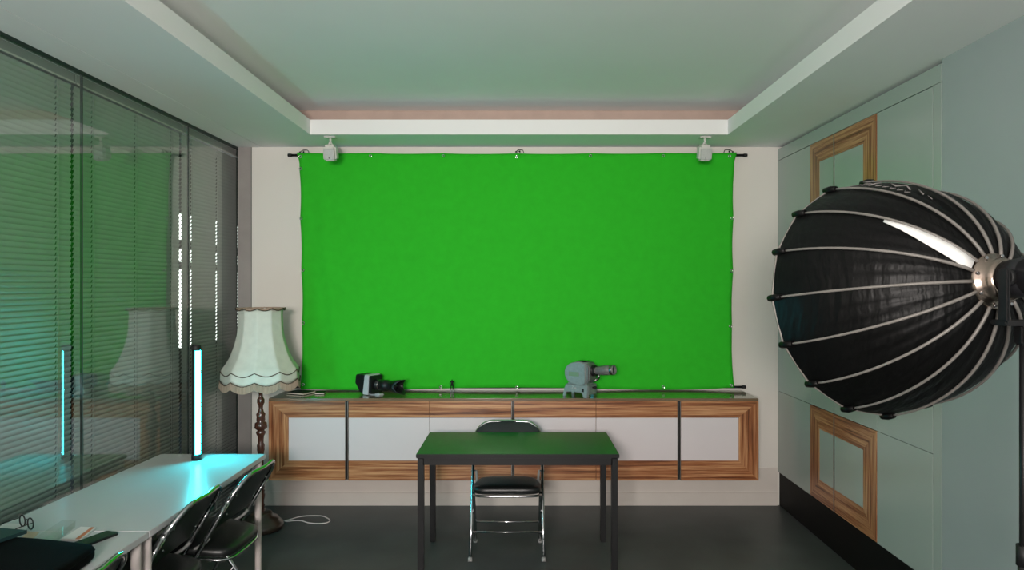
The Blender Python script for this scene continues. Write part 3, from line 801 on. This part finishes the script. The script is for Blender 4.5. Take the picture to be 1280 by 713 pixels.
for k in range(NR):
    b = BM(); tube(b, [rib_pt(ang[k], t, .006) for t in [i / 20 for i in range(20)]], [.0058 - .0018 * i / 19 for i in range(20)], 8); r_ = obj('rib', b, 'rib', sbx, True)
    b = BM(); p0, p1, p2 = rib_pt(ang[k], .93, .007), rib_pt(ang[k], .97, .008), rib_pt(ang[k], 1.01, .006)
    tube(b, [p0, p1, p2], [.010, .013, .012], 8); obj('corner_pocket', b, 'nyl', r_, True)
b = BM()       # highlight streak beside the hub, modelled as a white sheet between two ribs
ka = next(k for k in range(NR) if abs(ang[k] - (PI / 2 + 2 * PI * GLINT / NR)) < .01)
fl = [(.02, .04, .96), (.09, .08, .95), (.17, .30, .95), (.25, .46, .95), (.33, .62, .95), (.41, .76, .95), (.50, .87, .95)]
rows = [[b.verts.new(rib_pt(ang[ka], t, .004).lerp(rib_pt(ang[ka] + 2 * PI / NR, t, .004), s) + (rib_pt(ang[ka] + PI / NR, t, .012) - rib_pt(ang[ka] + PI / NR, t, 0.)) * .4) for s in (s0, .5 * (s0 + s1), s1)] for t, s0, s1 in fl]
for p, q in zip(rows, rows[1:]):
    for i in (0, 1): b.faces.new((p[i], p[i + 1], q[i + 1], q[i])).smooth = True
fo = obj('glint_streak', b, 'glint', sbx, True); so = fo.modifiers.new('thickness', 'SOLIDIFY'); so.thickness = .002
fo['label'] = 'white sheet shaped as a highlight streak'
# white print on the upper panel
b = BM()
def pp(u, v):     # u along the panel from the rim, v across
    A = rib_pt(ang[15], 1 - u, .007).lerp(rib_pt(ang[15] + 2 * PI / NR, 1 - u, .007), v); return A + Vector((0, 0, .004))
def st(pts, r=.0022): tube(b, [pp(u, v) for u, v in pts], r, 5)
st([(.06, .78), (.13, .78)], .004); st([(.15, .55), (.16, .40), (.22, .36), (.22, .60), (.15, .60)], .0025)
for j in range(7):
    u = .17 + j * .042; st([(u, .32), (u + .018, .18), (u + .03, .30)], .0016)
st([(.27, .62), (.34, .44), (.36, .66), (.42, .46)], .003); st([(.44, .62), (.50, .46)], .0026); st([(.52, .5), (.56, .42)], .0016)
obj('print', b, 'faint', shell, True)
# hub and lamp head
def ring_mesh(prof, n=36):
    b = BM(); lathe(b, prof, n, H); return b
obj('mounting_ring', ring_mesh([(.068, .02), (.088, .012), (.090, 0), (.086, -.012), (.072, -.018), (.068, -.035), (.064, -.05), (.058, -.052)]), 'hub', sbx, True)
for k in range(8):
    a = 2 * PI * k / 8 + .3; b = BM(); c = H @ Vector((.081 * math.cos(a), .081 * math.sin(a), -.012))
    tube(b, [c, c - ax * .008], .005, 8); obj('screw', b, 'chrome', sbx, True)
hd = obj('lamp_head', ring_mesh([(.05, -.045), (.056, -.05), (.056, -.066), (.059, -.068), (.059, -.11), (.057, -.112), (.057, -.118), (.059, -.12), (.059, -.30), (.05, -.31), (.02, -.312)]), 'headm', sbx, True)
b = BM(); box(b, (-.02, -.03, 0), (.02, .03, .002)); b.transform(Matrix.Translation((0, 0, 0))); b.free()
b = BM(); c = H @ Vector((-.03, .02, -.0)); 
for a in (2.7, 3.3): 
    c = H @ Vector((.0565 * math.cos(a), .0565 * math.sin(a), -.058)); tube(b, [c - upv * .006, c + upv * .006], .0022, 6)
obj('marking', b, 'brass', hd, True)
yk0 = H @ Vector((0, 0, -.098))
b = BM()
for s in (-1, 1):
    q = yk0 + rt * s * .075
    tube(b, [yk0 + rt * s * .055, q], .026, 16); box(b, q + Vector((-.006, -.021, -.13)), q + Vector((.006, .021, .026)), .004)
q0, q1 = yk0 - rt * .075, yk0 + rt * .075
lo, hi = Vector((min(q0.x, q1.x) - .006, min(q0.y, q1.y) - .017, yk0.z - .142)), Vector((max(q0.x, q1.x) + .006, max(q0.y, q1.y) + .017, yk0.z - .126)); box(b, lo, hi, .004)
obj('yoke', b, 'brub', sbx, True)
px_, py_ = yk0.x, yk0.y
b = BM(); tube(b, [(px_, py_, .62), (px_, py_, yk0.z - .13)], .0125, 14); box(b, (px_ - .02, py_ - .02, yk0.z - .20), (px_ + .02, py_ + .02, yk0.z - .14), .006); obj('pole', b, 'deskm', sbx, True)
b = BM(); tube(b, [(px_, py_, .10), (px_, py_, .95)], .0165, 14); obj('lower_pole', b, 'brub', sbx, True)
for zc in (.95, .62):
    b = BM(); tube(b, [(px_, py_, zc - .03), (px_, py_, zc + .03)], .021, 14); tube(b, [(px_, py_, zc), (px_ - .0, py_ - .05, zc)], .006, 8); tube(b, [(px_, py_ - .045, zc), (px_, py_ - .06, zc)], .016, 10); obj('clamp', b, 'brub', sbx, True)
for k in range(3):
    a = 2 * PI * k / 3 + .9; d = Vector((math.cos(a), math.sin(a), 0)); o0 = Vector((px_, py_, 0))
    b = BM(); tube(b, [o0 + d * .02 + Vector((0, 0, .62)), o0 + d * .44 + Vector((0, 0, .014))], .011, 10); tube(b, [o0 + d * .018 + Vector((0, 0, .14)), o0 + d * .30 + Vector((0, 0, .215))], .007, 8); lg = obj('leg', b, 'brub', sbx, True)
    b = BM(); tube(b, [o0 + d * .435 + Vector((0, 0, .02)), o0 + d * .455 + Vector((0, 0, .0))], .014, 10); obj('rubber_foot', b, 'rubber', lg, True)

# ------------------------------------------------------------------ things on the near white table
def flat(name, quad, z0, z1, m, label, cat):
    b = BM(); c = sum((Vector(q) for q in quad), Vector()) / 4
    prism(b, [(q.x - c.x, q.y - c.y) for q in quad], 2, 0, z1 - z0, .0006)
    return meshthing(name, b, m, label, cat, (c.x, c.y, z0))
q = [on(-14, 668, TT), on(28, 668, TT), on(38, 656, TT), on(6, 655, TT)]
flat('paper_sheet', q, TT, TT + .002, 'paper', 'white printed paper under the black glasses at the left edge', 'paper')
gl = thing('glasses', 'black round-framed glasses standing on the paper by the blind', 'glasses', on(33, 661, TT + .0021))
gp = Vector((0, 0, 0))
dl = Vector((.86, -.51, 0)); nf = Vector((-.51, -.86, 0))
cs = [dl * -.034 + Vector((0, 0, .026)), dl * .034 + Vector((0, 0, .026))]
for c in cs:
    pts = [c + dl * .0235 * math.cos(a) + Vector((0, 0, 1)) * .0225 * math.sin(a) for a in [2 * PI * k / 28 for k in range(28)]]
    b = BM(); tube(b, pts,   .0028, 6, True); rm = obj('rim', b, 'brub', gl)
    b = BM(); cv_ = b.verts.new(c); vs = [b.verts.new(p) for p in pts]
    for k in range(28): b.faces.new((vs[k], vs[(k + 1) % 28], cv_))
    obj('lens', b, 'eyeg', rm)
b = BM(); tube(b, catmull([cs[0] + dl * .0235 + Vector((0, 0, .006)), Vector((0, 0, .037)) - nf * .003, cs[1] - dl * .0235 + Vector((0, 0, .006))], 5), .002, 6); obj('bridge', b, 'brub', gl)
for s, c in ((-1, cs[0]), (1, cs[1])):
    h = c + dl * s * .0245 + Vector((0, 0, .008)); b = BM()
    tube(b, catmull([h, h + nf * .05 + Vector((0, 0, -.004)), h + nf * .10 + Vector((0, 0, -.014)), h + nf * .135 + Vector((0, 0, -.031))], 5), .0018, 6); obj('temple', b, 'brub', gl)
q = [on(20, 683, TT), on(33, 683, TT), on(49, 666.5, TT), on(34, 665, TT)]
flat('tan_card', q, TT, TT + .0025, 'tan', 'small tan card between the glasses and the clear plastic tray', 'card')
# notebook with orange band
q = [on(76, 676.5, TT), on(101, 677.5, TT), on(120, 662, TT), on(101, 661, TT)]
c = sum(q, Vector()) / 4
nb2 = thing('banded_notebook', 'cream notebook with an orange stripe left of the phone', 'notebook', (c.x, c.y, TT))
b = BM(); prism(b, [(v.x, v.y) for v in q], 2, TT, TT + .008, .001); obj('pages', b, 'paper', nb2, True)
def mixq(a, b_): return q[0].lerp(q[1], a).lerp(q[3].lerp(q[2], a), b_)
b = BM(); prism(b, [(v.x, v.y) for v in (mixq(.70, .02), mixq(.92, .02), mixq(.92, .98), mixq(.70, .98))], 2, TT + .008, TT + .0088); obj('orange_stripe', b, 'orange', nb2, True)
# clear tray
c = on(70, 668, TT); tr = thing('plastic_tray', 'clear plastic tray lying between the glasses and the striped notebook', 'tray', (c.x, c.y, TT), 0)
b = BM(); q = [on(40, 684, TT), on(62, 685, TT), on(94, 660, TT), on(78, 659, TT)]
cq = sum(q, Vector()) / 4; hgt = .028
lo_ = [b.verts.new((v.x, v.y, TT + .0005)) for v in q]; hi_ = [b.verts.new((cq.x + (v.x - cq.x) * 1.04, cq.y + (v.y - cq.y) * 1.04, TT + hgt)) for v in q]
li_ = [b.verts.new((cq.x + (v.x - cq.x) * .98, cq.y + (v.y - cq.y) * .98, TT + .002)) for v in q]; hi2 = [b.verts.new((cq.x + (v.x - cq.x) * 1.02, cq.y + (v.y - cq.y) * 1.02, TT + hgt)) for v in q]
b.faces.new(lo_); b.faces.new(li_)
for k in range(4):
    j = (k + 1) % 4; b.faces.new((lo_[k], lo_[j], hi_[j], hi_[k])); b.faces.new((li_[k], li_[j], hi2[j], hi2[k])); b.faces.new((hi_[k], hi_[j], hi2[j], hi2[k]))
obj('tray_shell', b, 'clear', tr, True)
# phone
an = 1.2; c = Vector((-1.682, 2.695, TT))
ph = thing('phone', 'black smartphone lying on the white table right of the striped notebook', 'phone', (c.x, c.y, TT), an)
b = BM(); prism(b, rrect(.152, .073, .012, 4), 2, 0, .0085, .002); obj('body', b, 'brub', ph)
b = BM(); prism(b, rrect(.142, .065, .008, 4), 2, .0085, .009); obj('screen', b, 'screen', ph)
# black bag and teal folder
bgp = Vector((-1.80, 2.34, TT))
bg = thing('black_bag', 'soft black bag lying on the near white table, bottom left corner', 'bag', bgp)
ol = [(-1.562, 2.487), (-1.550, 2.41), (-1.540, 2.30), (-1.545, 2.17), (-1.60, 2.15), (-2.05, 2.15), (-2.10, 2.20), (-2.10, 2.50), (-2.06, 2.56), (-1.86, 2.553), (-1.60, 2.515)]
oc = [(p.x - bgp.x, p.y - bgp.y) for p in catmull([Vector((x, y, 0)) for x, y in ol], 4, True)]
def mpg(u, v, h):
    return Vector((u, v, .0325 + h + (.006 * math.sin(u * 8 + v * 7 + 1) if h > .01 else 0)))
b = BM(); t_ = [(0., 1.), (.5, .99), (.9, .95), (.965, .85), (.99, .6), (1., .1), (1., -.5), (.985, -.85), (.95, -1.), (0., -1.)]
rings = []
for sc_, h in t_: rings.append([b.verts.new(mpg(0, 0, h * .032))] if sc_ == 0 else [b.verts.new(mpg(u * sc_, v * sc_, h * .032)) for u, v in oc])
for p, q in zip(rings, rings[1:]):
    for k in range(len(oc)):
        m = (k + 1) % len(oc)
        vs = (p[0], q[k], q[m]) if len(p) == 1 else (p[k], q[0], p[m]) if len(q) == 1 else (p[k], q[k], q[m], p[m])
        b.faces.new(vs).smooth = True
obj('bag_body', b, 'bag', bg)
b = BM(); tube(b, [mpg(u * 1.0, v * 1.0, .004) for u, v in oc], .0028, 6, True); obj('zip_seam', b, 'bag', bg)
zf = TT + .074
flat('teal_folder', [Vector((v.x, v.y, 0)) for v in (on(34, 667, zf), on(-55, 659, zf), on(-75, 690, zf), on(-4, 680, zf))], zf - .001, zf + .012, 'tealm', 'dark teal folder lying on top of the black bag at the left edge', 'folder')

# ------------------------------------------------------------------ light, world, camera
w = bpy.data.worlds.new('night'); bpy.context.scene.world = w; w.use_nodes = True
w.node_tree.nodes['Background'].inputs[0].default_value = (.02, .03, .035, 1); w.node_tree.nodes['Background'].inputs[1].default_value = 1.
def area(name, loc, rot, sx, sy, power, col):
    l = bpy.data.lights.new(name, 'AREA'); l.shape = 'RECTANGLE'; l.size = sx; l.size_y = sy; l.energy = power; l.color = col
    o = bpy.data.objects.new(name, l); C.objects.link(o); o.location = loc; o.rotation_euler = rot; return o
k_ = area('key_lamp', (-.5, -1.6, 2.0), (math.radians(90), 0, math.radians(-4)), .9, .6, 112, (1, .92, .87)); k_.data.spread = math.radians(120)
area('ceiling_fill', (.6, -1.9, 1.9), (PI, 0, 0), .5, .5, 34, (1, .9, .86))  # unseen lamp added behind the camera to brighten the ceiling
area('rear_fill', (0, YR + .05, 1.6), (math.radians(90), 0, 0), 2.6, 1.8, 24, (.95, 1, 1))  # unseen fill added before the solid rear wall, no window there

cam = bpy.data.cameras.new('camera'); co = bpy.data.objects.new('camera', cam); C.objects.link(co)
co.location = (0, 0, EYE); co.rotation_euler = (PI / 2, 0, 0)
cam.sensor_fit = 'HORIZONTAL'; cam.sensor_width = 36; cam.lens = 36 * F / 1280; cam.shift_x = -(CX - 640) / 1280; cam.shift_y = (CY - 356.5) / 1280
cam.clip_start = .05
sc = bpy.context.scene; sc.camera = co
sc.view_settings.view_transform = 'Standard'; sc.view_settings.look = 'None'; sc.view_settings.gamma = 1; sc.view_settings.exposure = -.2
sc.view_settings.use_curve_mapping = False
sc.cycles.max_bounces = 12; sc.cycles.transparent_max_bounces = 24; sc.cycles.sample_clamp_indirect = 6
